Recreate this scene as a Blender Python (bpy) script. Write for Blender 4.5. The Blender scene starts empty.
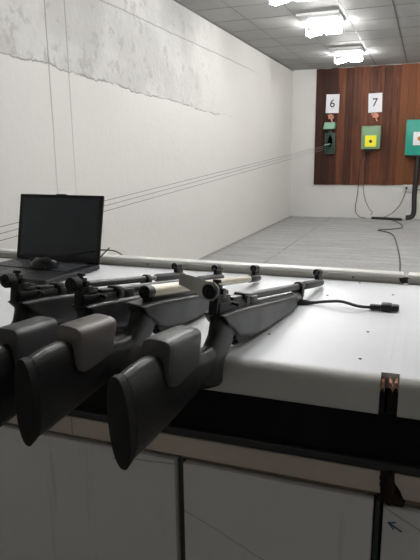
import bpy, bmesh, math, random
from mathutils import Vector, Matrix
random.seed(4)
PI = math.pi
R = math.radians
col = bpy.context.scene.collection
scene = bpy.context.scene

# ------------------------------------------------------------------ materials
def newmat(name):
    m = bpy.data.materials.new(name); m.use_nodes = True
    nt = m.node_tree
    b = nt.nodes['Principled BSDF']
    return m, nt, b

def srgb(r, g, b):
    f = lambda c: ((c / 255 + .055) / 1.055) ** 2.4 if c > 10 else c / 255 / 12.92
    return (f(r), f(g), f(b), 1)

def noise(nt, scale, detail=4, vec=None, rough=.55):
    n = nt.nodes.new('ShaderNodeTexNoise')
    n.inputs['Scale'].default_value = scale
    n.inputs['Detail'].default_value = detail
    n.inputs['Roughness'].default_value = rough
    if vec is not None: nt.links.new(vec, n.inputs['Vector'])
    return n.outputs['Fac']

def math_(nt, op, a, b=None, c=None, clamp=False):
    n = nt.nodes.new('ShaderNodeMath'); n.operation = op; n.use_clamp = clamp
    for i, v in enumerate((a, b, c)):
        if v is None: continue
        if isinstance(v, (int, float)): n.inputs[i].default_value = v
        else: nt.links.new(v, n.inputs[i])
    return n.outputs[0]

def mapr(nt, v, a, b, c=0, d=1, smooth=True):
    n = nt.nodes.new('ShaderNodeMapRange'); n.interpolation_type = 'SMOOTHSTEP' if smooth else 'LINEAR'
    nt.links.new(v, n.inputs[0])
    for i, k in enumerate((a, b, c, d)): n.inputs[i + 1].default_value = k
    return n.outputs[0]

def mix(nt, f, a, b):
    n = nt.nodes.new('ShaderNodeMix'); n.data_type = 'RGBA'
    for s, v in ((0, f), (6, a), (7, b)):
        if isinstance(v, (int, float)): n.inputs[s].default_value = v
        elif isinstance(v, tuple): n.inputs[s].default_value = v
        else: nt.links.new(v, n.inputs[s])
    return n.outputs[2]

def coords(nt, obj=False):
    if obj:
        t = nt.nodes.new('ShaderNodeTexCoord'); return t.outputs['Object']
    return nt.nodes.new('ShaderNodeNewGeometry').outputs['Position']

def sep(nt, v):
    s = nt.nodes.new('ShaderNodeSeparateXYZ'); nt.links.new(v, s.inputs[0]); return s.outputs

def scaled(nt, v, s):
    m = nt.nodes.new('ShaderNodeMapping'); nt.links.new(v, m.inputs[0]); m.inputs['Scale'].default_value = s
    return m.outputs[0]

def bump(nt, b, h, strength=.3, dist=.002):
    n = nt.nodes.new('ShaderNodeBump'); n.inputs['Strength'].default_value = strength
    n.inputs['Distance'].default_value = dist
    nt.links.new(h, n.inputs['Height']); nt.links.new(n.outputs[0], b.inputs['Normal'])

def simple(name, c, rough=.5, metal=0, var=.12, scale=30, bmp=0, spec=.5, coat=0):
    m, nt, b = newmat(name)
    v = coords(nt, True)
    f = noise(nt, scale, 4, v)
    d = tuple(x * (1 - var) for x in c[:3]) + (1,); e = tuple(min(1, x * (1 + var)) for x in c[:3]) + (1,)
    nt.links.new(mix(nt, f, d, e), b.inputs['Base Color'])
    nt.links.new(mapr(nt, noise(nt, scale * .4, 3, v), .2, .8, max(0, rough - .06), min(1, rough + .06)), b.inputs['Roughness'])
    b.inputs['Metallic'].default_value = metal
    b.inputs['Specular IOR Level'].default_value = spec
    b.inputs['Coat Weight'].default_value = coat
    if bmp: bump(nt, b, noise(nt, scale * 6, 3, v), bmp, .001)
    return m

def line_mask(nt, coord, width):
    """1 where |coord| < width"""
    a = math_(nt, 'ABSOLUTE', coord)
    return mapr(nt, a, width * .5, width * 1.3, 1, 0)

def mat_wall_left():
    m, nt, b = newmat('painted plaster wall')
    P = coords(nt); x, y, z = sep(nt, P)
    w = math_(nt, 'MULTIPLY', math_(nt, 'SUBTRACT', noise(nt, 2.6, 8, P, .68), .5), .16)
    # long crack in the plaster
    base = math_(nt, 'ADD', math_(nt, 'MULTIPLY', y, -.034), 1.965)
    d1 = math_(nt, 'ADD', math_(nt, 'SUBTRACT', z, base), w)
    band = mapr(nt, d1, -.01, .01)                                   # above the crack
    far = mapr(nt, y, 5.6, 7.6, 1, 0)
    blot = mapr(nt, noise(nt, 1.6, 5, P), .40, .62)
    spots = mapr(nt, noise(nt, 9, 4, P), .56, .66)
    rough_area = math_(nt, 'MULTIPLY', band, far)
    paint = mix(nt, noise(nt, 1.1, 3, P), (.68, .67, .635, 1), (.73, .72, .685, 1))
    grey = mix(nt, blot, (.50, .495, .475, 1), (.63, .625, .60, 1))
    grey = mix(nt, math_(nt, 'MULTIPLY', spots, .55), grey, (.30, .295, .285, 1))
    c = mix(nt, math_(nt, 'MULTIPLY', rough_area, .75), paint, grey)
    crackfade = math_(nt, 'MULTIPLY', mapr(nt, noise(nt, 4, 3, P), .38, .56, .15, 1), mapr(nt, y, 6.2, 8.0, 1, 0))
    k1 = math_(nt, 'MULTIPLY', line_mask(nt, d1, .007), crackfade)
    d2 = math_(nt, 'ADD', math_(nt, 'SUBTRACT', z, 2.43), math_(nt, 'MULTIPLY', w, .25))
    k2 = math_(nt, 'MULTIPLY', line_mask(nt, d2, .007), math_(nt, 'MULTIPLY', mapr(nt, y, 8.0, 9.0, 1, 0), .7))
    zfade = mapr(nt, z, 1.0, 2.0, .45, 1)
    w2 = math_(nt, 'MULTIPLY', w, .06)
    k3 = math_(nt, 'MULTIPLY', line_mask(nt, math_(nt, 'ADD', math_(nt, 'SUBTRACT', y, 3.495), w2), .0070), zfade)
    k4 = math_(nt, 'MULTIPLY', line_mask(nt, math_(nt, 'ADD', math_(nt, 'SUBTRACT', y, 3.73), w2), .0068), math_(nt, 'MULTIPLY', zfade, .8))
    k = math_(nt, 'MAXIMUM', math_(nt, 'MAXIMUM', k1, k2), math_(nt, 'MAXIMUM', k3, k4))
    c = mix(nt, math_(nt, 'MULTIPLY', k, .6), c, (.16, .155, .145, 1))
    nt.links.new(c, b.inputs['Base Color']); b.inputs['Roughness'].default_value = .75
    b.inputs['Specular IOR Level'].default_value = .25
    h = math_(nt, 'ADD', math_(nt, 'MULTIPLY', noise(nt, 14, 6, P), .5), math_(nt, 'MULTIPLY', math_(nt, 'MULTIPLY', noise(nt, 22, 5, P), rough_area), 1.5))
    h = math_(nt, 'SUBTRACT', h, math_(nt, 'MULTIPLY', k, 1.0))
    bump(nt, b, h, .35, .02)
    return m

def mat_plain_wall(c=(.66, .65, .62, 1)):
    m, nt, b = newmat('white painted wall')
    P = coords(nt)
    nt.links.new(mix(nt, noise(nt, 1.5, 4, P), tuple(v * .93 for v in c[:3]) + (1,), c), b.inputs['Base Color'])
    b.inputs['Roughness'].default_value = .75; b.inputs['Specular IOR Level'].default_value = .25
    bump(nt, b, noise(nt, 16, 5, P), .25, .01)
    return m

def mat_floor():
    m, nt, b = newmat('grey concrete floor')
    P = coords(nt); x, y, z = sep(nt, P)
    s = noise(nt, 1.0, 6, scaled(nt, P, (1.3, 7, 1)), .7)
    f = noise(nt, 14, 5, P)
    g = mapr(nt, math_(nt, 'ADD', math_(nt, 'MULTIPLY', s, .7), math_(nt, 'MULTIPLY', f, .3)), .35, .65)
    c = mix(nt, g, (.29, .29, .287, 1), (.40, .40, .393, 1))
    j = line_mask(nt, math_(nt, 'SUBTRACT', x, -1.68), .010)
    j2 = line_mask(nt, math_(nt, 'SUBTRACT', y, 9.75), .012)
    j3 = math_(nt, 'MULTIPLY', line_mask(nt, math_(nt, 'SUBTRACT', y, 7.6), .010), .6)
    jj = math_(nt, 'MULTIPLY', math_(nt, 'MAXIMUM', math_(nt, 'MAXIMUM', j, j2), j3), mapr(nt, noise(nt, 4, 2, P), .35, .6, .1, .8))
    c = mix(nt, jj, c, (.14, .14, .135, 1))
    wall_edge = mapr(nt, x, -2.49, -2.38, .5, 0)  # floor gets darker towards the left wall
    c = mix(nt, wall_edge, c, (.16, .155, .14, 1))
    nt.links.new(c, b.inputs['Base Color']); b.inputs['Roughness'].default_value = .8
    bump(nt, b, s, .3, .01)
    return m

def mat_ceiling():
    m, nt, b = newmat('pale ceiling panel')
    P = coords(nt)
    nt.links.new(mix(nt, noise(nt, 1.2, 3, P), (.36, .36, .352, 1), (.40, .40, .39, 1)), b.inputs['Base Color'])
    b.inputs['Roughness'].default_value = .6; b.inputs['Specular IOR Level'].default_value = .2
    bump(nt, b, noise(nt, 5, 2, P), .1, .01)
    return m

def mat_planks():
    m, nt, b = newmat('brown wood planks')
    P = coords(nt); x, y, z = sep(nt, P)
    wn = nt.nodes.new('ShaderNodeTexWhiteNoise'); wn.noise_dimensions = '1D'
    nt.links.new(math_(nt, 'FLOOR', math_(nt, 'DIVIDE', math_(nt, 'ADD', x, 2.04), .1375)), wn.inputs['W'])
    rnd = wn.outputs['Value']
    grain = noise(nt, 1, 7, scaled(nt, P, (22, 1, 1.1)), .65)
    fine = noise(nt, 1, 5, scaled(nt, P, (90, 1, 3)), .6)
    t = math_(nt, 'ADD', math_(nt, 'MULTIPLY', rnd, .35), math_(nt, 'MULTIPLY', grain, .75))
    c = mix(nt, mapr(nt, t, .25, .85), (.038, .013, .008, 1), (.17, .058, .028, 1))
    c = mix(nt, math_(nt, 'MULTIPLY', mapr(nt, fine, .5, .75), .35), c, (.24, .10, .055, 1))
    smoke = mapr(nt, noise(nt, 1, 4, scaled(nt, P, (5, 1, .9)), .6), .42, .68)
    c = mix(nt, math_(nt, 'MULTIPLY', smoke, .75), c, (.045, .016, .010, 1))
    dark = mapr(nt, x, -1.64, -1.62, .75, 0)
    c = mix(nt, dark, c, (.026, .010, .008, 1))
    red = mapr(nt, x, -.53, -.52, 0, .5)
    c = mix(nt, red, c, (.26, .095, .035, 1))
    nt.links.new(c, b.inputs['Base Color'])
    b.inputs['Roughness'].default_value = .6; b.inputs['Specular IOR Level'].default_value = .2
    bump(nt, b, grain, .3, .004)
    return m

def mat_stock():
    m, nt, b = newmat('black moulded stock')
    v = coords(nt, True)
    nt.links.new(mix(nt, noise(nt, 8, 4, v), (.011, .011, .0115, 1), (.018, .018, .0185, 1)), b.inputs['Base Color'])
    nt.links.new(mapr(nt, noise(nt, 14, 4, v), .3, .7, .30, .44), b.inputs['Roughness'])
    bump(nt, b, noise(nt, 500, 2, v), .12, .0005)
    return m

def mat_emit(name, c, s):
    m, nt, b = newmat(name)
    b.inputs['Base Color'].default_value = (.9, .9, .9, 1)
    b.inputs['Emission Color'].default_value = c; b.inputs['Emission Strength'].default_value = s
    v = coords(nt, True)
    nt.links.new(mapr(nt, noise(nt, 3, 2, v), .2, .8, s * .97, s * 1.03), b.inputs['Emission Strength'])
    return m

def mat_laminate():
    m, nt, b = newmat('white laminate')
    P = coords(nt)
    c = mix(nt, mapr(nt, noise(nt, 2.5, 5, P), .35, .7), (.74, .745, .765, 1), (.80, .805, .825, 1))
    scuff = mapr(nt, noise(nt, 60, 3, scaled(nt, P, (1, 3, 1))), .70, .76)
    c = mix(nt, math_(nt, 'MULTIPLY', scuff, .25), c, (.4, .39, .37, 1))
    x, y, z = sep(nt, P)
    # darker, yellowish tone on the rolled front edge
    edge = mapr(nt, y, .985, 1.012, .55, 0)
    c = mix(nt, edge, c, (.50, .48, .40, 1))
    nt.links.new(c, b.inputs['Base Color']); b.inputs['Roughness'].default_value = .40; b.inputs['Specular IOR Level'].default_value = .2
    return m

def mat_panel():
    m, nt, b = newmat('grimy white panel')
    P = coords(nt); x, y, z = sep(nt, P)
    c = mix(nt, noise(nt, 5, 5, P), (.70, .685, .68, 1), (.80, .78, .775, 1))
    st = mapr(nt, noise(nt, 1, 5, scaled(nt, P, (30, 30, 3))), .6, .75)
    c = mix(nt, math_(nt, 'MULTIPLY', st, .22), c, (.22, .17, .10, 1))
    # brownish crease lines running down from the corners
    w = math_(nt, 'MULTIPLY', math_(nt, 'SUBTRACT', noise(nt, 12, 3, P), .5), .02)
    def crease(x0, z0, x1, z1, wd):
        k = (z1 - z0) / (x1 - x0)
        d = math_(nt, 'ADD', math_(nt, 'SUBTRACT', z, math_(nt, 'ADD', math_(nt, 'MULTIPLY', math_(nt, 'SUBTRACT', x, x0), k), z0)), w)
        return math_(nt, 'MULTIPLY', line_mask(nt, d, wd), math_(nt, 'MULTIPLY', mapr(nt, x, x0 - .003, x0, 0, 1), mapr(nt, x, x1, x1 + .01, 1, 0)))
    k = math_(nt, 'MAXIMUM', crease(-.437, .502, -.26, .425, .0016), crease(-.030, .598, .06, .552, .0022))
    k = math_(nt, 'MAXIMUM', k, crease(-.60, .592, -.458, .606, .002))
    c = mix(nt, math_(nt, 'MULTIPLY', k, .5), c, (.24, .19, .13, 1))
    nt.links.new(c, b.inputs['Base Color']); b.inputs['Roughness'].default_value = .5
    return m

M = dict(
    wall=mat_wall_left(), plain=mat_plain_wall(), floor=mat_floor(), ceil=mat_ceiling(), planks=mat_planks(),
    rearwall=mat_plain_wall((.62, .60, .58, 1)),
    stock=mat_stock(), laminate=mat_laminate(), panel=mat_panel(),
    grid=simple('grey ceiling rib', (.12, .12, .118, 1), .5),
    rail=simple('white painted rail', (.70, .69, .65, 1), .4, var=.06, scale=8),
    railface=simple('cream rail board', (.50, .48, .43, 1), .5, var=.12, scale=12),
    steel=simple('black painted beam', (.003, .003, .0033, 1), .7, scale=12, spec=.2),
    flange=simple('dark grey flange', (.022, .022, .023, 1), .5, scale=12),
    fascia=simple('cream fascia board', (.58, .50, .42, 1), .5, var=.15, scale=7),
    trim=simple('brown trim', (.20, .15, .10, 1), .6, var=.25, scale=9),
    dark=simple('dark interior', (.015, .014, .013, 1), .8),
    greenframe=simple('dark green frame', (.05, .065, .055, 1), .6),
    rust=simple('rusted iron', (.020, .011, .007, 1), .9, var=.6, scale=60, bmp=.4),
    chip=simple('raw chipboard', (.55, .33, .23, 1), .9, var=.45, scale=120, bmp=.6),
    chipdark=simple('dark chipboard', (.014, .011, .010, 1), .9, var=.5, scale=80, bmp=.5),
    rubber=simple('black rubber pad', (.004, .004, .0045, 1), .7, scale=20, bmp=.1),
    cheekgrey=simple('dark grey padded cheek rest', (.075, .075, .077, 1), .45, scale=16, bmp=.08),
    cheekbrown=simple('brown grey padded cheek rest', (.135, .122, .113, 1), .45, scale=16, bmp=.08),
    gun=simple('blued barrel steel', (.009, .009, .0095, 1), .36, 0, scale=6, var=.03),
    gunblack=simple('black anodised metal', (.006, .006, .0065, 1), .42, 0, scale=25, spec=.35),
    sleeve=simple('dark grey sleeve', (.045, .045, .047, 1), .45, .3, scale=25),
    bright=simple('bare steel', (.42, .42, .42, 1), .3, .9, scale=30),
    airgrey=simple('grey air cylinder', (.16, .16, .165, 1), .33, .7, scale=30),
    champagne=simple('champagne cylinder', (.50, .46, .37, 1), .36, .55, scale=20, var=.06),
    blinder=simple('frosted plastic blinder', (.50, .49, .44, 1), .45, var=.06),
    lapblack=simple('black laptop plastic', (.012, .013, .015, 1), .42, scale=40),
    key=simple('black key cap', (.045, .048, .055, 1), .4, scale=40),
    screen=simple('dark screen glass', (.016, .021, .029, 1), .22, scale=5, spec=.5),
    mouse=simple('glossy black mouse shell', (.012, .012, .013, 1), .28, scale=30),
    grey=simple('grey plastic', (.13, .13, .135, 1), .45),
    cable=simple('black cable', (.012, .012, .012, 1), .45),
    thin=simple('thin grey cord', (.10, .10, .10, 1), .6),
    string=simple('pale carrier line', (.24, .235, .225, 1), .6),
    paper=simple('white paper', (.72, .72, .74, 1), .8, var=.04),
    ink=simple('black ink', (.03, .03, .035, 1), .7),
    mint=simple('light green painted metal', (.22, .42, .29, 1), .45, scale=8),
    green=simple('sage green painted metal', (.17, .30, .165, 1), .45, scale=8),
    dkgreen=simple('dark green panel', (.012, .045, .026, 1), .5, scale=8),
    teal=simple('teal painted metal', (.010, .27, .20, 1), .42, scale=8),
    tealside=simple('teal painted side', (.015, .30, .24, 1), .42, scale=8),
    yellow=simple('yellow card', (.85, .78, .03, 1), .7, var=.04),
    orange=simple('orange spot', (.55, .20, .03, 1), .6),
    copper=simple('salmon coloured clip', (.62, .26, .17, 1), .5, scale=40, var=.3),
    socket=simple('white socket plastic', (.60, .60, .58, 1), .4),
    housing=simple('white lamp housing', (.55, .55, .55, 1), .5),
    bluepen=simple('blue marker', (.01, .09, .18, 1), .6),
    tube=mat_emit('lit lamp tube', (1.0, 1.0, .99, 1), 44),
)

# ------------------------------------------------------------------ mesh helpers
def ss(c, p):
    return math.copysign(abs(c) ** p, c)

class MB:
    def __init__(s): s.bm = bmesh.new()
    def box(s, x0, x1, y0, y1, z0, z1, bev=0, seg=2):
        r = bmesh.ops.create_cube(s.bm, size=1)
        vs = r['verts']
        for v in vs:
            v.co = Vector(((x0 + x1) / 2 + v.co.x * (x1 - x0), (y0 + y1) / 2 + v.co.y * (y1 - y0), (z0 + z1) / 2 + v.co.z * (z1 - z0)))
        if bev:
            es = list({e for v in vs for e in v.link_edges})
            bmesh.ops.bevel(s.bm, geom=es, offset=bev, segments=seg, affect='EDGES', profile=.5)
        return s
    def loft(s, rings, caps=True):
        """rings: list of lists of points, the same length"""
        rv = [[s.bm.verts.new(p) for p in r] for r in rings]
        n = len(rv[0])
        for a, b in zip(rv, rv[1:]):
            for i in range(n):
                j = (i + 1) % n
                s.bm.faces.new((a[i], a[j], b[j], b[i]))
        if caps:
            s.bm.faces.new(list(reversed(rv[0]))); s.bm.faces.new(rv[-1])
        return s
    def tube(s, pts, r, n=10, caps=True):
        """pts along a path; r radius or list of radii"""
        pts = [Vector(p) for p in pts]
        rs = r if isinstance(r, (list, tuple)) else [r] * len(pts)
        rings = []; up = None
        for i, p in enumerate(pts):
            d = (pts[min(i + 1, len(pts) - 1)] - pts[max(i - 1, 0)])
            if d.length < 1e-9: d = Vector((1, 0, 0))
            d.normalize()
            if up is None:
                up = Vector((0, 0, 1)) if abs(d.z) < .9 else Vector((1, 0, 0))
            a = d.cross(up)
            if a.length < 1e-6: a = d.cross(Vector((1, 0, 0)))
            a.normalize(); b = a.cross(d).normalized(); up = b
            rings.append([p + (a * math.cos(t) + b * math.sin(t)) * rs[i] for t in [2 * PI * k / n for k in range(n)]])
        s.loft(rings, caps); return s
    def ring(s, c, axis, R0, r, n=24, m=8):
        c = Vector(c); axis = Vector(axis).normalized()
        a = axis.orthogonal().normalized(); b = axis.cross(a)
        vs = []
        for i in range(n):
            t = 2 * PI * i / n; d = a * math.cos(t) + b * math.sin(t)
            vs.append([s.bm.verts.new(c + d * (R0 + r * math.cos(q)) + axis * r * math.sin(q)) for q in [2 * PI * k / m for k in range(m)]])
        for i in range(n):
            for k in range(m):
                s.bm.faces.new((vs[i][k], vs[(i + 1) % n][k], vs[(i + 1) % n][(k + 1) % m], vs[i][(k + 1) % m]))
        return s
    def prism(s, pts, axis, t0, t1, bev=0, seg=2):
        """outline pts (2D) extruded along axis ('x','y','z') from t0 to t1"""
        def P(a, b, t): return {'x': (t, a, b), 'y': (a, t, b), 'z': (a, b, t)}[axis]
        v0 = [s.bm.verts.new(P(a, b, t0)) for a, b in pts]; v1 = [s.bm.verts.new(P(a, b, t1)) for a, b in pts]
        n = len(pts); fs = [s.bm.faces.new(v0), s.bm.faces.new(list(reversed(v1)))]
        for i in range(n): fs.append(s.bm.faces.new((v0[(i + 1) % n], v0[i], v1[i], v1[(i + 1) % n])))
        if bev:
            es = list(fs[0].edges) + list(fs[1].edges)
            bmesh.ops.bevel(s.bm, geom=es, offset=bev, segments=seg, affect='EDGES', profile=.5)
        return s
    def ball(s, c, r, sc=(1, 1, 1), u=16, v=10):
        x = bmesh.ops.create_uvsphere(s.bm, u_segments=u, v_segments=v, radius=r)
        for q in x['verts']: q.co = Vector((c[0] + q.co.x * sc[0], c[1] + q.co.y * sc[1], c[2] + q.co.z * sc[2]))
        return s
    def mesh(s, name, mat, smooth=True):
        bmesh.ops.recalc_face_normals(s.bm, faces=s.bm.faces[:])
        me = bpy.data.meshes.new(name); s.bm.to_mesh(me); s.bm.free()
        me.materials.append(mat)
        if smooth:
            me.shade_smooth() if hasattr(me, 'shade_smooth') else None
            try: me.set_sharp_from_angle(angle=R(38))
            except Exception: pass
        return me
    def build(s, name, mat, parent=None, smooth=True):
        return link(name, s.mesh(name, mat, smooth), parent)

def link(name, me, parent=None):
    o = bpy.data.objects.new(name, me); col.objects.link(o)
    if parent is not None: o.parent = parent
    return o

def tag(o, label=None, cat=None, group=None, kind=None):
    if label: o['label'] = label
    if cat: o['category'] = cat
    if group: o['group'] = group
    if kind: o['kind'] = kind
    return o

def empty(name, loc=(0, 0, 0), rot=(0, 0, 0)):
    o = bpy.data.objects.new(name, None); col.objects.link(o)
    o.location = loc; o.rotation_euler = rot; o.empty_display_size = .05
    return o

def copy_tree(o, parent=None):
    c = o.copy(); col.objects.link(c)
    if parent is not None: c.parent = parent
    for ch in [k for k in bpy.data.objects if k.parent == o]: copy_tree(ch, c)
    return c

def fuse(mb, name, mat, voxel=.003, smooth=6):
    """weld overlapping lofts into one continuous skin"""
    me = mb.mesh(name, mat, False)
    o = bpy.data.objects.new('t', me); col.objects.link(o)
    r = o.modifiers.new('r', 'REMESH'); r.mode = 'VOXEL'; r.voxel_size = voxel; r.use_smooth_shade = True
    s = o.modifiers.new('s', 'SMOOTH'); s.factor = .5; s.iterations = smooth
    dg = bpy.context.evaluated_depsgraph_get(); dg.update()
    nm = bpy.data.meshes.new_from_object(o.evaluated_get(dg)); nm.name = name
    bpy.data.objects.remove(o)
    for p in nm.polygons: p.use_smooth = True
    if not nm.materials: nm.materials.append(mat)
    return nm

def section(top, bot, hw, e=2.6, n=28):
    """closed section in a slanted plane between the top and bottom (x,z) points, half width hw"""
    (xt, zt), (xb, zb) = top, bot
    cx, cz = (xt + xb) / 2, (zt + zb) / 2; hx, hz = (xt - xb) / 2, (zt - zb) / 2
    out = []
    for k in range(n):
        t = 2 * PI * k / n
        v = ss(math.sin(t), 2 / e); u = ss(math.cos(t), 2 / e)
        out.append((cx + hx * v, hw * u, cz + hz * v))
    return out

def smoothpath(pts, n=6):
    """Catmull-Rom through points"""
    P = [Vector(p) for p in pts]; out = []
    for i in range(len(P) - 1):
        a = P[max(i - 1, 0)]; b = P[i]; c = P[i + 1]; d = P[min(i + 2, len(P) - 1)]
        for k in range(n):
            t = k / n
            out.append(.5 * ((2 * b) + (c - a) * t + (2 * a - 5 * b + 4 * c - d) * t * t + (3 * b - a - 3 * c + d) * t ** 3))
    out.append(P[-1]); return out

# ------------------------------------------------------------------ the setting
XL, XR, YB, YR, ZC = -2.495, 2.7, 11.2, -3.4, 2.7625
def structure(name, mb, mat): return tag(mb.build(name, mat, None, False), kind='structure')
structure('floor', MB().box(XL - .1, XR + .1, YR - .1, YB + .1, -.1, 0), M['floor'])
structure('ceiling', MB().box(XL - .1, XR + .1, YR - .1, YB + .1, ZC, ZC + .1), M['ceil'])
structure('wall_left', MB().box(XL - .1, XL, YR, YB, 0, ZC), M['wall'])
structure('wall_back', MB().box(XL - .1, XR + .1, YB, YB + .1, 0, ZC), M['plain'])
structure('wall_right', MB().box(XR, XR + .1, YR, YB, 0, ZC), M['plain'])
structure('wall_rear', MB().box(XL - .1, XR + .1, YR - .1, YR, 0, ZC), M['rearwall'])

g = MB()
xs = [-2.07, -1.52, -.97, -.44, .11, .66, 1.21, 1.76, 2.31]
for k, x in enumerate(xs):
    h = .008 if k in (2, 3, 5, 7) else .003
    g.box(x - h, x + h, YR, YB - .04, ZC - .002, ZC + .001)
y = 11.08
while y > YR:
    g.box(XL, XR, y - .003, y + .003, ZC - .002, ZC + .001); y -= .61
structure('trim_1', g, M['grid'])
structure('trim_2', MB().box(XL, XL + .012, YR, YB, ZC - .016, ZC), M['grid'])

# ------------------------------------------------------------------ ceiling lamps
def lamp(x, y, label, flip=False):
    t = empty('ceiling_lamp', (x, y, ZC)); tag(t, label, 'ceiling light', 'ceiling lamps over the range')
    MB().box(-.24, .24, -.30, .26, -.03, 0, .004).build('housing', M['housing'], t)
    MB().box(-.225, .225, -.285, .245, -.036, -.031, .002).build('reflector', M['housing'], t)
    for k, (x0, y0, z0, x1, y1, z1) in enumerate(((-.20, .26, -.125, -.04, .25, -.095), (.01, .27, -.100, .20, .22, -.110))):
        h = MB()
        a, b = Vector((x0, y0, z0)), Vector((x1, y1, z1)); d = (b - a).normalized()
        h.tube([a - d * .035, a - d * .002], .020, 12); h.tube([a - d * .03, (a.x - d.x * .03, a.y - .01, -.034)], .007, 8)
        h.build('lamp_holder', M['housing'], t)
        MB().tube([a, a + d * .012, b - d * .012, b], [.024, .036, .036, .024], 10).build('lamp_tube', M['tube'], t)
    return t
lamp(-1.27, 5.42, 'twin tube ceiling lamp cut off by the top edge of the photo')
lamp(-1.25, 7.07, 'middle lit ceiling lamp of the row, between the cut off one and the farthest')
lamp(-1.25, 9.38, 'farthest lit ceiling lamp, just in front of the brown wood boarding')
lamp(-.45, 1.75, 'added unseen ceiling lamp right over the shooting bench and the rifles')  # out of view, added to brighten the bench top
lamp(-1.0, 3.6, 'lit ceiling lamp overhead, just beyond the bench rail')
for yy, s in ((2.3, 'right above the bench'), (4.6, 'second from the bench'), (7.1, 'halfway down the range'), (9.5, 'close to the target wall')):
    lamp(1.05, yy, 'added unseen twin tube lamp over the right hand lanes, ' + s)  # unseen row, added for more light over bench and range

# ------------------------------------------------------------------ target wall
b = MB()
x = -2.035; i = 0
tops = [2.755, 2.75, 2.757, 2.752, 2.75, 2.756]
while x < 2.55:
    w = .1375
    b.box(x, x + w - .001, 11.165 + random.uniform(0, .006), 11.2, (.632 if x < -.5 else .640) + random.uniform(-.004, .004), tops[i % 6], .002, 1)
    x += w; i += 1
tag(b.build('wood_boarding', M['planks']), 'brown vertical wood boarding behind the numbered targets on the far wall', 'wall boarding')

def number_card(xc, zc, txt, label, tilt):
    t = empty('number_card', (xc, 11.158, zc), (0, tilt, 0)); tag(t, label, 'sign', 'number cards above the targets')
    MB().box(-.121, .121, 0, .004, -.168, .168).build('card', M['paper'], t)
    if txt:
        cu = bpy.data.curves.new('n', 'FONT'); cu.body = txt; cu.size = .205; cu.align_x = 'CENTER'; cu.align_y = 'CENTER'; cu.extrude = .0006; cu.offset = .0016
        o = bpy.data.objects.new('n', cu); col.objects.link(o)
        dg = bpy.context.evaluated_depsgraph_get(); dg.update()
        me = bpy.data.meshes.new_from_object(o.evaluated_get(dg)); bpy.data.objects.remove(o)
        me.transform(Matrix.Rotation(R(90), 4, 'X')); me.materials.clear(); me.materials.append(M['ink'])
        k = link('numeral', me, t); k.location = (-.004, -.0008, 0)
number_card(-1.722, 2.125, '6', 'white number card reading 6 on the wood boarding', R(1))
number_card(-.952, 2.112, '7', 'white number card reading 7 on the wood boarding', R(-1.5))
number_card(.018, 2.08, '', 'white card at the right edge of the photo above the teal target box', 0)

def clip(xc, zc, label, s=1):
    o = MB().tube(smoothpath([(xc - .05 * s, 11.15, zc + .05), (xc + .01 * s, 11.13, zc + .062), (xc + .045 * s, 11.12, zc + .02), (xc + .02 * s, 11.12, zc - .02), (xc + .04 * s, 11.12, zc - .075)], 5),
             [.016] * 8 + [.02] * 6 + [.013] * 7, 8)
    o.box(xc - .045, xc + .045, 11.14, 11.165, zc - .01, zc + .06, .006)
    return tag(o.build('wall_clip', M['copper']), label, 'clip', 'salmon coloured clips under the number cards')
clip(-1.745, 1.86, 'salmon coloured clip between card 6 and the small mint box')
clip(-.945, 1.86, 'salmon coloured clip between card 7 and the sage green target box', 1.3)
clip(-.12, 1.86, 'salmon coloured clip on top of the teal target box')

t = empty('target_carrier', (-1.745, 11.13, 1.25)); tag(t, 'mint green box over a dark green target plate beneath card 6', 'target')
MB().prism([(-.115, .415), (.095, .415), (.105, .53), (-.085, .535)], 'y', -.13, .03, .006).build('upper_box', M['mint'], t)
MB().box(-.085, .105, -.02, .03, -.025, .345, .006).build('back_plate', M['dkgreen'], t)
f = MB()
for q in ((-.085, -.07), (.09, .105)): f.box(q[0], q[1], -.05, -.02, -.025, .345, .003)
f.box(-.085, .105, -.05, -.02, -.04, -.02, .003)
f.build('side_frame', M['greenframe'], t)
MB().loft([[(.012 + a * math.cos(q), -.035, zz + a * .4 * math.sin(q)) for q in [2 * PI * k / 12 for k in range(12)]] for zz, a in ((.08, .012), (.13, .03), (.19, .045), (.25, .035), (.30, .008))]).build('dark_cavity', M['dark'], t)  # dark solid standing in for the cavity in the plate
MB().tube([(-.09, -.06, .12), (.02, -.06, .145)], .012, 8).build('pulley_arm', M['mint'], t)
MB().box(-.03, .03, .0, .03, .345, .42).build('hanger', M['greenframe'], t)

def target_box(xc, zc, hw, hh, dep, mats, card, dot, label, cname):
    t = empty('target_box', (xc, 11.165 - dep, zc)); tag(t, label, 'target box', 'metal target boxes')
    o = MB(); o.box(-hw, hw, 0, dep, -hh, hh, .008)
    o.build('casing', M[mats], t)
    rim = MB()
    for a in ((-hw, -hw + .012, -hh, hh), (hw - .012, hw, -hh, hh), (-hw, hw, hh - .012, hh), (-hw, hw, -hh, -hh + .012)): rim.box(a[0], a[1], -.010, .002, a[2], a[3], .003)
    rim.build('rim', M[mats], t)
    c = MB().box(card[0], card[1], -.018, .0, card[2], card[3], .002).build(cname, M['yellow' if cname == 'yellow_card' else 'paper'], t)
    cx, cz = (card[0] + card[1]) / 2 + dot[0], (card[2] + card[3]) / 2 + dot[1]
    MB().tube([(cx, -.021, cz), (cx, -.0175, cz)], dot[2], 20).build('bullseye', M[dot[3]], c)
    return t
t7 = target_box(-.985, 1.495, .168, .205, .16, 'green', (-.10, .10, -.165, .035), (.0, -.004, .028, 'ink'), 'sage green target box with yellow card and black bullseye under card 7', 'yellow_card')
MB().box(-.11, .03, .02, .12, -.255, -.203, .01).build('cable_gland', M['dark'], t7)
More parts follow.
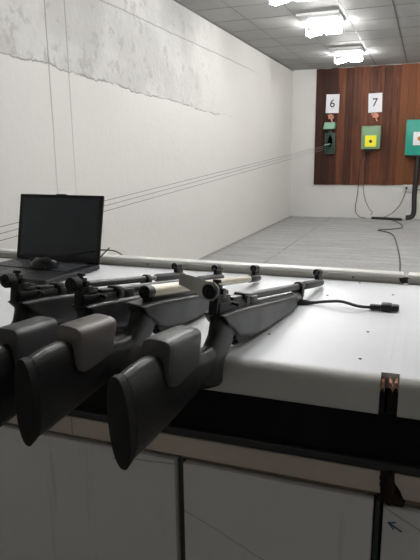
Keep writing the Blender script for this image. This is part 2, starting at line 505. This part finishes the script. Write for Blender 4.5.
t8 = target_box(-.085, 1.478, .295, .305, .26, 'teal', (-.165, .165, -.135, .095), (-.055, .0, .04, 'orange'), 'large teal target box with white card at the right edge of the photo', 'white_card')
MB().box(-.19, .21, -.0, .24, -.335, -.303, .008).build('base_flange', M['lapblack'], t8)

# hose standing under the teal box
hp = smoothpath([(-.155, 11.0, 1.138), (-.160, 10.98, .8), (-.168, 10.96, .45), (-.160, 10.94, .18), (-.19, 10.92, .085), (-.29, 10.90, .06)], 10)
hose = MB().tube(hp, [.043 + .003 * (i % 2) for i in range(len(hp))], 14)
tag(hose.build('corrugated_hose', M['cable']), 'thick black hose from the teal target box down to the floor', 'hose')
tag(MB().box(-.385, -.225, 11.17, 11.2, .50, .645, .006).build('wall_socket', M['socket']), 'white wall socket below the boarding beside the black hose', 'socket')
so = [o for o in bpy.data.objects if o.name == 'wall_socket'][0]
MB().box(-.34, -.30, 11.150, 11.172, .565, .60, .004).build('plug_hole', M['dark'], so)
MB().box(-.20, .30, 11.172, 11.2, .545, .56, .002).build('surface_conduit', M['grid'])
bpy.data.objects['surface_conduit'].parent = so

def cord(name, pts, r, mat, label, cat='cable', n=8, grp=None):
    o = MB().tube(smoothpath(pts, n), r, 8).build(name, M[mat], None)
    return tag(o, label, cat, grp)
cord('power_cable', [(-1.05, 11.13, 1.23), (-1.165, 11.15, 1.05), (-1.19, 11.15, .5), (-1.22, 11.15, .16), (-1.13, 11.14, .03), (-1.02, 11.13, .012)], .0065, 'cable',
     'black cable hanging left of the two below the sage green target box')
cord('signal_cable', [(-1.09, 11.12, 1.23), (-1.11, 11.13, .9), (-1.07, 11.14, .45), (-.97, 11.14, .2), (-.90, 11.12, .12), (-.93, 11.1, .07)], .006, 'thin',
     'thin grey cable hanging right of the two below the sage green target box')
cord('socket_cable', [(-.315, 11.145, .585), (-.34, 11.12, .47), (-.42, 11.12, .26), (-.58, 11.12, .09), (-.75, 11.1, .02), (-.90, 11.05, .012)], .007, 'thin',
     'grey cable curving from the wall socket down to the floor')
cord('floor_cable_bundle', [(-.90, 11.02, .03), (-.7, 10.98, .03), (-.5, 10.93, .03), (-.36, 10.90, .03)], .025, 'cable', 'thick black cable bundle lying along the foot of the far wall')
cord('extension_cable', [(-.52, 10.86, .012), (-.42, 10.6, .012), (-.33, 10.2, .012), (-.32, 9.85, .012), (-.45, 9.6, .012), (-.66, 9.42, .012), (-.50, 9.2, .012), (-.40, 8.9, .012), (-.33, 8.3, .012), (-.27, 7.6, .012), (-.22, 6.9, .012), (-.19, 6.2, .012), (-.17, 5.0, .012), (-.2, 3.2, .012)], .008, 'thin',
     'thin dark cord snaking over the grey floor of the range')

# carrier lines between the left end of the bench and target 6
for k, (zn, yn, xn, z1) in enumerate(((.807, 2.6, -2.411, 1.356), (.765, 2.6, -2.416, 1.328), (.721, 2.6, -2.421, 1.29))):
    o = MB().tube([(xn, yn, zn), (-1.842, 11.06, z1)], .0028, 6).build('carrier_line', M['string'])
    tag(o, ('uppermost', 'middle', 'lowest')[k] + ' of the three thin lines strung from bench to target six', 'string', 'target carrier lines')
o = MB(); o.box(-2.46, -2.39, 2.55, 2.60, 0, .86, .004)
tag(o.build('anchor_post', M['grid']), 'grey post at the left wall beyond the bench that holds the carrier lines', 'post')

# ------------------------------------------------------------------ the bench
ZT = .848
def top_profile(lip):
    # (y,z) outline of slab with rolled front edge
    if lip:
        pts = [(1.757, ZT), (1.757, ZT - .03), (1.012, ZT - .03), (1.012, ZT - .070), (.984, ZT - .070), (.980, ZT - .066)]
        for k in range(0, 8):
            a = PI - (PI / 2) * k / 7
            pts.append((.980 + .024 + .024 * math.cos(a), ZT - .024 + .024 * math.sin(a)))
        return pts
    return [(1.757, ZT), (1.757, ZT - .03), (1.012, ZT - .03), (1.012, ZT)]
def counter(x0, x1, xa, xb, label):
    o = MB()
    o.prism(top_profile(True), 'x', xa, xb)
    if xa > x0: o.prism(top_profile(False), 'x', x0, xa)
    if xb < x1: o.prism(top_profile(False), 'x', xb, x1)
    t = o.build('countertop', M['laminate']); tag(t, label, 'countertop')
    return t
tl = counter(-2.494, -.0391, -2.494, -.0515, 'white laminate shooting bench top carrying the rifles and laptop')
tr = counter(-.0389, 1.9, -.0195, 1.9, 'white laminate bench top right of the broken joint')
random.seed(8)
def ragged(x0, x1, par, up):
    pts = [(x0, ZT - .070)]
    n = 7
    for k in range(n + 1): pts.append((x0 + (x1 - x0) * k / n, ZT - up - random.uniform(0, .012)))
    pts.append((x1, ZT - .070))
    MB().prism(pts, 'y', .992, 1.012).build('dark_core', M['chipdark'], par, False)  # near-black fill of the notch below the chipped edge
    pts = [(a, c) for a, c in pts[1:-1]]
    up_ = [(a, min(ZT - .005, c + random.uniform(.007, .013))) for a, c in reversed(pts)]
    MB().prism(pts + up_, 'y', .988, 1.012).build('chipped_edge', M['chip'], par, False)
ragged(-.0515, -.0425, tl, .018); ragged(-.037, -.0195, tr, .016)
# little dark marks / screws in the laminate
def spot(x, y, par): MB().tube([(x, y, ZT - .002), (x, y, ZT + .0008)], .0032, 10).build('screw', M['dark'], par)
for x, y in ((-.097, 1.246), (-.095, 1.068), (-.063, 1.611), (-.167, 1.735), (-.30, 1.16), (-.235, 1.55)): spot(x, y, tl)

def rail(x0, x1, label):
    t = empty('bench_rail', (0, 0, 0)); tag(t, label, 'rail', 'upstand rails along the far edge of the bench')
    MB().box(x0, x1, 1.762, 1.792, ZT - .03, .868, .001).build('face_board', M['railface'], t)
    MB().box(x0, x1, 1.754, 1.800, .868, .879, .005, 3).build('cap_strip', M['rail'], t)
    return t
ra = rail(-2.494, -.042, 'long white capped rail along the far edge behind the rifles')
rb = rail(-.030, 1.9, 'short piece of white capped rail right of the dark notch')
MB().prism([(-.055, .866), (-.052, .855), (-.043, .850), (-.029, .852), (-.030, .864), (-.022, .8675), (-.040, .8678)], 'y', 1.7605, 1.775).build('broken_notch', M['dark'], ra, False)
for x in (-.30, -.62, -.9, -.19): MB().tube([(x, 1.7608, .859), (x, 1.763, .859)], .003, 8).build('screw', M['dark'], ra)

o = MB(); o.box(-2.49, 1.9, 1.013, 1.70, .68, ZT - .031); o.box(-2.49, 1.9, .998, 1.016, .68, ZT - .071)
fr = tag(o.build('steel_beam', M['steel']), 'black painted steel frame beam under the white bench tops', 'beam')
MB().box(-2.49, 1.9, .986, 1.03, .666, .683, .002).build('lower_flange', M['flange'], fr)

def fascia(pts, label):
    o = MB().prism(pts, 'y', .984, 1.000, .0015, 1)
    return tag(o.build('fascia_board', M['fascia'], None, False), label, 'board', 'cream fascia boards under the black beam')
zf0, zf1 = .6215, .6655
fascia([(-2.48, zf0), (-.7075, zf0), (-.7075, zf1), (-2.48, zf1)], 'cream fascia board left of the fine vertical seam')
fascia([(-.706, zf0), (-.040, zf0), (-.041, .636), (-.0445, .640), (-.041, .645), (-.045, .650), (-.0415, zf1), (-.706, zf1)], 'long cream fascia board between the vertical seam and the rusty joint')
fascia([(.001, zf0 - .004), (1.85, zf0 - .004), (1.85, zf1), (-.019, zf1), (-.018, .648), (-.009, .642), (-.0035, .634)], 'cream fascia board with a ragged rusty left end')
o = MB().box(-.046, .004, .990, .999, .602, .6655)
o.tube([(-.024, .987, .603), (-.023, .986, .64), (-.022, .987, .668)], [.0075, .0085, .006], 8)
o.prism([(-.018, .602), (.002, .602), (-.002, .618), (-.012, .629), (-.018, .627)], 'y', .983, .990)
tag(o.build('rusty_bracket', M['rust'], None, False), 'dark rusted iron bracket in the gap between fascia boards', 'bracket')

def cabinet(x0, x1, zt, label, flip=False):
    t = empty('storage_cabinet', ((x0 + x1) / 2, 1.3, 0)); tag(t, label, 'cabinet', 'cabinets under the shooting bench')
    cx = (x0 + x1) / 2
    MB().box(x0 - cx, x1 - cx, -.29, .35, 0.0, .655).build('carcass', M['dark'], t)
    MB().box(x0 - cx - .008, x1 - cx + .008, -.309, -.291, zt + .003, zf0 - .0015 if not flip else zf0 - .0055, .001).build('trim_strip', M['trim'], t)
    d = MB().box(x0 - cx, x1 - cx, -.322, -.292, .03, zt, .003).build('door', M['panel'], t)
    return t, d, cx
cabinet(-1.02, -.4535, .6115, 'left white cabinet door under the rifle butts')
cabinet(-.4345, -.0505, .6095, 'middle cabinet with a plain white door between the two dark gaps')
c3, d3, cx = cabinet(-.0325, .62, .600, 'right cabinet whose white door carries a small blue arrow', True)
# green edge strips in the gaps
tag(MB().box(-.4505, -.4395, .995, 1.008, 0, .622).build('gap_batten', M['greenframe']), 'dark upright batten in the gap left of the middle cabinet door', 'batten', 'upright battens between the cabinets')
tag(MB().box(-.0475, -.0385, .995, 1.008, 0, .60).build('gap_batten', M['greenframe']), 'dark greenish upright batten in the gap right of the middle cabinet door', 'batten', 'upright battens between the cabinets')
# blue arrow drawn on the right door
ar = MB(); yy = -.3235
A = lambda x, z: (x - cx + .006, yy, z + .001)
ar.tube([A(-.027, .568), A(-.004, .555)], .0011, 6); ar.tube([A(-.027, .568), A(-.015, .572)], .0011, 6); ar.tube([A(-.028, .569), A(-.018, .5565)], .0011, 6)
ar.ball(A(-.0275, .5685), .0022, (1, .3, 1), 10, 6)
ar.build('drawn_arrow', M['bluepen'], d3)

# ------------------------------------------------------------------ rifles
def stock_mesh():
    o = MB()
    # butt to grip
    S = [((-.990, -.080), (-.956, -.222), .0195, 2.3), ((-.958, -.070), (-.926, -.214), .0205, 2.4), ((-.920, -.064), (-.892, -.203), .021, 2.5),
         ((-.88, -.072), (-.86, -.192), .021, 2.6), ((-.83, -.078), (-.82, -.178), .0205, 2.6), ((-.79, -.080), (-.785, -.167), .020, 2.6), ((-.75, -.084), (-.745, -.150), .0185, 2.5), ((-.70, -.078), (-.70, -.125), .016, 2.4)]
    o.loft([section(a, b, h, e) for a, b, h, e in S])
    # pistol grip, sliced crosswise
    G = [(-.028, -.702, -.630, .0225), (-.042, -.700, -.626, .0185), (-.065, -.706, -.622, .0168), (-.088, -.724, -.632, .017), (-.110, -.744, -.660, .019), (-.130, -.754, -.666, .021), (-.149, -.760, -.668, .0235), (-.156, -.756, -.672, .0215)]
    rings = []
    for z, x0, x1, h in G:
        c, a = (x0 + x1) / 2, (x1 - x0) / 2; sl = .06
        rings.append([(c + a * ss(math.cos(t), .8), h * ss(math.sin(t), .75), z - sl * a * ss(math.cos(t), .8)) for t in [2 * PI * k / 28 for k in range(28)]])
    o.loft(rings)
    # fore-end
    F = [(-.708, -.023, -.680, -.044, .0235), (-.704, -.0215, -.660, -.052, .0238), (-.66, -.018, -.630, -.070, .024), (-.60, -.016, -.600, -.076, .024), (-.54, -.016, -.54, -.083, .024), (-.46, -.016, -.46, -.0765, .0235), (-.38, -.016, -.38, -.0665, .023), (-.31, -.016, -.31, -.0565, .022), (-.274, -.016, -.274, -.0512, .0215)]
    o.loft([section((x, a), (x2, b), h, 8) for x, a, x2, b, h in F])
    return fuse(o, 'stock', M['stock'], .0024, 2)

def cheek_mesh(mat):
    o = MB()
    rings = []
    #     x, top z, bottom z, half width
    C = [(-.9005, -.048, -.092, .0235), (-.899, -.0432, -.100, .0262), (-.894, -.0412, -.111, .0275), (-.886, -.0402, -.1165, .0278), (-.874, -.0392, -.1200, .0278), (-.860, -.0380, -.1190, .0278), (-.83, -.0352, -.110, .0278), (-.82, -.0342, -.106, .0278), (-.806, -.0328, -.1015, .0278), (-.8015, -.0330, -.0995, .0275), (-.7995, -.0350, -.097, .0262)]
    for x, zt, zb, h in C:
        r = []
        prof = []
        n = 14
        for k in range(n + 1):                       # arch over the top
            t = PI * k / n
            prof.append((h * ss(math.cos(t), .55), zt - .016 + .016 * ss(math.sin(t), .72)))
        prof = prof + [(-h, zb + .008), (-h * .86, zb), (-h * .6, zb)] + [(h * .6, zb), (h * .86, zb), (h, zb + .008)]
        for yv, zv in prof: r.append((x, yv, zv))
        rings.append(r)
    o.loft(rings)
    return o.mesh('cheek_rest', mat)

STOCK = stock_mesh()
def rifle_base(label, cheekmat):
    t = empty('air_rifle'); tag(t, label, 'air rifle', 'air rifles laid side by side on the bench')
    link('stock', STOCK, t)
    link('cheek_rest', cheek_mesh(cheekmat), t)
    o = MB()
    o.loft([section(a, b, h, e) for a, b, h, e in [((-1.007, -.082), (-.968, -.229), .017, 2.2), ((-1.006, -.080), (-.967, -.231), .0195, 2.3), ((-.991, -.0785), (-.9575, -.2245), .0205, 2.3)]])
    o.build('butt_pad', M['rubber'], t)
    o = MB().tube(smoothpath([(-.612, 0, -.078), (-.611, 0, -.088), (-.598, 0, -.0930), (-.560, 0, -.0920), (-.525, 0, -.0865), (-.512, 0, -.074)], 5), .0040, 10)
    o.box(-.614, -.510, -.010, .010, -.082, -.072, .003)
    for q in (-1, 1): o.prism([(-.612, -.076), (-.597, -.0925), (-.561, -.0915), (-.526, -.086), (-.514, -.076)], 'y', q * .008 - .0015, q * .008 + .0015)
    o.build('trigger_guard', M['gunblack'], t)
    MB().tube(smoothpath([(-.572, 0, -.074), (-.578, 0, -.084), (-.572, 0, -.090)], 4), .003, 8).build('trigger', M['bright'], t)
    return t

def front_sight(t, sleeve0=-.165, mat='sleeve'):
    o = MB().tube([(sleeve0, 0, 0), (sleeve0 + .006, 0, 0), (-.03, 0, 0), (-.004, 0, 0), (0, 0, 0)], [.0085, .0115, .0115, .0105, .009], 18)
    s = o.build('muzzle_sleeve', M[mat], t)
    o = MB(); o.box(-.052, -.012, -.006, .006, .008, .022, .002)
    o.tube([(-.066, 0, .031), (-.058, 0, .031)], .001, 6)
    # open hood
    n = 24; rings = []
    for x, r in ((-.060, .0062), (-.060, .0100), (-.030, .0100), (-.030, .0062)):
        rings.append([(x, r * math.cos(2 * PI * k / n), .031 + r * math.sin(2 * PI * k / n)) for k in range(n)])
    rings.append(rings[0]); o.loft(rings, False)
    o.tube([(-.045, 0, .0215), (-.045, 0, .031)], .0011, 6)
    o.box(-.030, -.018, -.0055, .0055, .010, .034, .002)
    o.build('front_sight', M['gunblack'], t)

def pcp_action(t):
    # receiver
    o = MB()
    o.box(-.706, -.560, -.0125, .0125, -.024, .000, .004)
    o.box(-.690, -.655, -.010, .010, -.004, .009, .004); o.box(-.560, -.520, -.012, .012, -.020, .002, .003)
    rc = o.build('receiver', M['gunblack'], t)
    MB().box(-.645, -.600, -.0105, .0105, -.002, .0065, .002).build('loading_port', M['gun'], rc)
    o = MB().tube([(-.650, -.010, -.004), (-.650, -.020, -.006)], .003, 10); o.ball((-.650, -.022, -.0065), .0045)
    o.build('bolt_handle', M['gunblack'], rc)
    # breech clamp
    o = MB(); o.box(-.594, -.572, -.0135, .0135, -.016, .0105, .003); o.box(-.590, -.578, -.016, -.013, -.010, .006, .001)
    o.build('breech_clamp', M['gunblack'], t)
    MB().tube([(-.570, 0, 0), (-.215, 0, 0)], .0088, 18).build('barrel', M['gun'], t)
    MB().tube([(-.215, 0, 0), (-.160, 0, 0)], .0068, 16).build('barrel_tip', M['airgrey'], t)
    MB().tube([(-.540, 0, -.027), (-.262, 0, -.027)], .0135, 20).build('air_cylinder', M['gun'], t)
    MB().tube([(-.276, 0, -.0265), (-.220, 0, -.0265)], .0142, 20).build('cylinder_gauge', M['airgrey'], t)
    o = MB()
    o.loft([section((x, .0125), (x, -.0418), h, 2.6) for x, h in ((-.222, .013), (-.220, .0155), (-.206, .0155), (-.203, .013))])
    o.build('barrel_band', M['gunblack'], t)
    # aperture sight
    o = MB(); o.box(-.700, -.672, -.009, .009, .002, .016, .002); o.prism([(-.712, -.022), (-.688, -.022), (-.688, .004), (-.694, .034), (-.710, .034)], 'y', -.009, .009, .002)
    o.box(-.672, -.652, -.007, .007, .004, .012, .002)
    s = o.build('rear_sight', M['gunblack'], t)
    n = 28; rings = []
    for x, r in ((-.736, .0030), (-.735, .0128), (-.732, .0145), (-.715, .0145), (-.712, .0100), (-.712, .0030)):
        rings.append([(x, r * math.cos(2 * PI * k / n), .0225 + r * math.sin(2 * PI * k / n)) for k in range(n)])
    rings.append(rings[0]); MB().loft(rings, False).build('eyepiece', M['rubber'], s)
    o = MB().tube([(-.702, 0, .032), (-.702, 0, .0365), (-.702, 0, .037), (-.702, 0, .043)], [.004, .004, .0085, .0078], 14)
    o.tube([(-.700, -.008, .022), (-.700, -.016, .022)], [.0065, .006], 12)
    o.build('adjustment_knob', M['gunblack'], s)
    return s

def spring_action(t):
    MB().tube([(-.676, 0, .000), (-.673, 0, .000), (-.652, 0, .000), (-.650, 0, .000)], [.009, .0135, .0145, .0140], 24).build('end_cap', M['gunblack'], t)
    MB().tube([(-.651, 0, .000), (-.420, 0, .000)], .0140, 28).build('compression_tube', M['champagne'], t)
    MB().tube([(-.420, 0, .000), (-.415, 0, .0005), (-.080, 0, 0)], [.0138, .0105, .0095], 20).build('barrel', M['champagne'], t)
    MB().box(-.66, -.43, -.012, .012, -.024, -.008, .003).build('receiver_bed', M['gunblack'], t)

def place(t, X, Y, yaw, pitch, z=.8615, roll=0):
    # local +x is the shooting direction
    t.rotation_euler = (Matrix.Rotation(R(90 - yaw), 4, 'Z') @ Matrix.Rotation(R(pitch), 4, 'Y') @ Matrix.Rotation(R(roll), 4, 'X')).to_euler()
    t.location = (X, Y, z)

rA = rifle_base('black air rifle nearest the right with a frosted plastic blinder on its aperture sight', M['cheekgrey'])
sA = pcp_action(rA); front_sight(rA)
rC = copy_tree(rA); rC['label'] = 'black air rifle with aperture sight, third from the right, lying beside the champagne tubed rifle'
rD = copy_tree(rA); rD['label'] = 'black air rifle furthest left, partly outside the photo, in front of the laptop'
for q in (rC, rD): MB().tube([(-.520, -.0225, -.026), (-.520, -.0255, -.026)], .0045, 12).build('stock_screw', M['bright'], q)
rB = rifle_base('air rifle with champagne metal tube and brown grey cheek rest, second from the right', M['cheekbrown'])
spring_action(rB); front_sight(rB, -.085, 'gunblack')
# blinder, only on the right-hand rifle
o = MB(); n = 24
def strip_pt(s, v):      # s along the strip (0 at the eyepiece), v height
    return (-.727 + .035 * s + .012 * math.sin(s * 2.4), .010 + .082 * s, .0225 + .010 * s + v)
rr = []
for k in range(13):
    s = k / 12; h = .0175 - .006 * s
    for_top = strip_pt(s, h); bot = strip_pt(s, -h)
    rr.append([for_top, bot, (bot[0] + .0012, bot[1], bot[2]), (for_top[0] + .0012, for_top[1], for_top[2])])
o.loft(rr)
hexr = []
for x, rad in ((-.7290, .0146), (-.7290, .0190), (-.7275, .0190), (-.7275, .0146)):
    hexr.append([(x, rad * math.cos(2 * PI * k / 8 + .39), .0225 + rad * math.sin(2 * PI * k / 8 + .39)) for k in range(8)])
hexr.append(hexr[0]); o.loft(hexr, False)
o.build('blinder_strip', M['blinder'], sA, True)

place(rA, -.270, 1.650, 6.8, 8.63, .8615, 1.5)
place(rB, -.464, 1.654, 4.5, 8.95, .8615, 6)
place(rC, -.575, 1.627, 4.5, 8.57)
place(rD, -.700, 1.614, 6.3, 8.45, .862)

# ------------------------------------------------------------------ loose cable on the bench
t = empty('power_lead', (-.010, 0, ZT)); tag(t, 'short black lead with a moulded plug lying on the white bench', 'cable')
MB().tube(smoothpath([(-.262, 1.430, .004), (-.240, 1.440, .006), (-.205, 1.447, .010), (-.17, 1.440, .014), (-.13, 1.428, .009), (-.098, 1.432, .007)], 8), .0040, 8).build('cord', M['cable'], t)
MB().tube(smoothpath([(-.292, 1.424, .007), (-.275, 1.427, .007), (-.255, 1.433, .006), (-.235, 1.442, .006)], 5), [.004] + [.0082] * 7 + [.0075, .007, .006, .005, .0045, .004, .004, .004], 10).build('strain_relief', M['cable'], t)
o = MB().tube([(-.100, 1.432, .008), (-.090, 1.433, .008), (-.085, 1.434, .009)], [.005, .007, .006], 10)
o.tube([(-.10, 1.433, .008), (-.068, 1.434, .009)], .0068, 10)
for k in range(4): o.tube([(-.096 + k * .006, 1.433, .008), (-.093 + k * .006, 1.433, .008)], .0085, 10)
o.box(-.074, -.046, 1.422, 1.450, .0, .020, .005)
o.box(-.048, -.030, 1.426, 1.450, .002, .017, .004)
o.build('plug', M['cable'], t)

# ------------------------------------------------------------------ laptop and mice
lap = empty('laptop', (-1.219, 1.668, ZT), (0, 0, R(-4.2))); tag(lap, 'open black laptop with a dark screen at the left of the bench', 'laptop')
W = .184
MB().box(-W, W, -.267, .012, .003, .020, .005, 3).build('base', M['lapblack'], lap)
base = [k for k in bpy.data.objects if k.parent == lap][0]
MB().box(-.16, .16, -.140, -.012, .0200, .0206, .001).build('keyboard_deck', M['lapblack'], base)
ks = MB()
for r_ in range(6):
    for c_ in range(15):
        x0 = -.155 + c_ * .0207; y0 = -.135 + r_ * .0203
        if r_ == 0 and 3 < c_ < 9: continue
        ks.box(x0, x0 + .0178, y0, y0 + .0172, .0206, .0228, .0008, 1)
ks.box(-.155 + 4 * .0207, -.155 + 8.85 * .0207, -.135, -.1178, .0206, .0228, .0008, 1)
tag(ks.build('keys', M['key'], base), kind='stuff')
MB().box(-.05, .05, -.235, -.160, .0198, .0204, .0003, 1).build('touchpad', M['key'], base)
for x in (-.11, .11): MB().tube([(x - .02, .008, .021), (x + .02, .008, .021)], .006, 10).build('hinge', M['lapblack'], base)
lid = MB(); lid.box(-W, W, 0, .008, 0, .238, .004, 3)
lid = lid.build('lid', M['lapblack'], lap); lid.location = (0, .004, .020); lid.rotation_euler = (R(-12), 0, 0)
MB().box(-W + .012, W - .012, -.0008, .0005, .020, .226, .0003, 1).build('screen', M['screen'], lid)
fr_ = MB()
for a in ((-W, -W + .011, .004, .236), (W - .011, W, .004, .236)): fr_.box(a[0], a[1], -.0018, .001, a[2], a[3], .0006, 1)
fr_.box(-W, W, -.0018, .001, .227, .237, .0006, 1); fr_.box(-W, W, -.0018, .001, .003, .018, .0006, 1)
fr_.build('bezel', M['gunblack'], lid)
MB().box(-.022, .022, .0, .008, .2375, .2405, .001, 1).build('lid_latch', M['gunblack'], lid)

def mouse(x, y, z, rot, label):
    t = empty('computer_mouse', (x, y, z), (0, 0, rot)); tag(t, label, 'mouse', 'black computer mice by the laptop')
    rings = []
    for k in range(13):
        s = -1 + 2 * k / 12
        w = .029 * (1 - abs(s) ** 3.2) ** .5 + .0008; h = (.034 * (1 - (abs(s + .12) / 1.13) ** 2.4) ** .6 if abs(s + .12) < 1.12 else .001) + .001
        rings.append([(s * .052, w * ss(math.cos(q), .8), h * max(0, ss(math.sin(q), .75))) for q in [PI * j / 12 for j in range(13)]])
    MB().loft(rings).build('shell', M['mouse'], t)
    MB().tube([(.028, -.003, .0265), (.028, .003, .0265)], .007, 14).build('scroll_wheel', M['grey'], t)
    MB().box(.012, .050, -.0006, .0006, .012, .0268, .0002, 1).build('button_seam', M['gunblack'], t)
    return t
mouse(-1.180, 1.550, ZT + .0231, R(185), 'black computer mouse lying on the laptop keyboard')
mouse(-1.465, 1.585, ZT, R(160), 'black computer mouse left of the laptop, cut by the photo edge')
cord('mouse_cable', [(-1.232, 1.552, ZT + .034), (-1.245, 1.59, ZT + .036), (-1.205, 1.635, ZT + .042), (-1.13, 1.65, ZT + .056), (-1.048, 1.66, ZT + .069), (-.997, 1.66, ZT + .073), (-.966, 1.66, ZT + .070), (-.943, 1.66, ZT + .059)], .0021, 'cable', 'thin black mouse cable looping over the keyboard to the right')
cord('charger_cable', [(-1.050, 1.66, ZT + .0235), (-1.030, 1.665, ZT + .047), (-.996, 1.67, ZT + .080)], .0021, 'cable', 'short stiff black wire end sticking up at the right hinge of the laptop')

# ------------------------------------------------------------------ world, camera, view
w = bpy.data.worlds.new('world'); scene.world = w; w.use_nodes = True
w.node_tree.nodes['Background'].inputs[0].default_value = (.5, .52, .55, 1); w.node_tree.nodes['Background'].inputs[1].default_value = .02

cam = bpy.data.cameras.new('camera'); co = bpy.data.objects.new('camera', cam); col.objects.link(co)
f = Vector((-0.3446345, 0.91312161, -0.21779803)); r = Vector((0.9363674, 0.35085874, -0.01068792)); u = Vector((-0.06665697, 0.2076224, 0.97593534))
m = Matrix(((r.x, u.x, -f.x, 0), (r.y, u.y, -f.y, 0), (r.z, u.z, -f.z, 0), (0, 0, 0, 1)))
co.matrix_world = Matrix.Translation((0, 0, 1.2378)) @ m
cam.sensor_fit = 'VERTICAL'; cam.sensor_height = 24; cam.lens = 566.05 / 560 * 24; cam.clip_start = .02
scene.camera = co
vs = scene.view_settings
vs.view_transform = 'Standard'; vs.look = 'None'; vs.exposure = 1.76; vs.gamma = 1; vs.use_curve_mapping = False
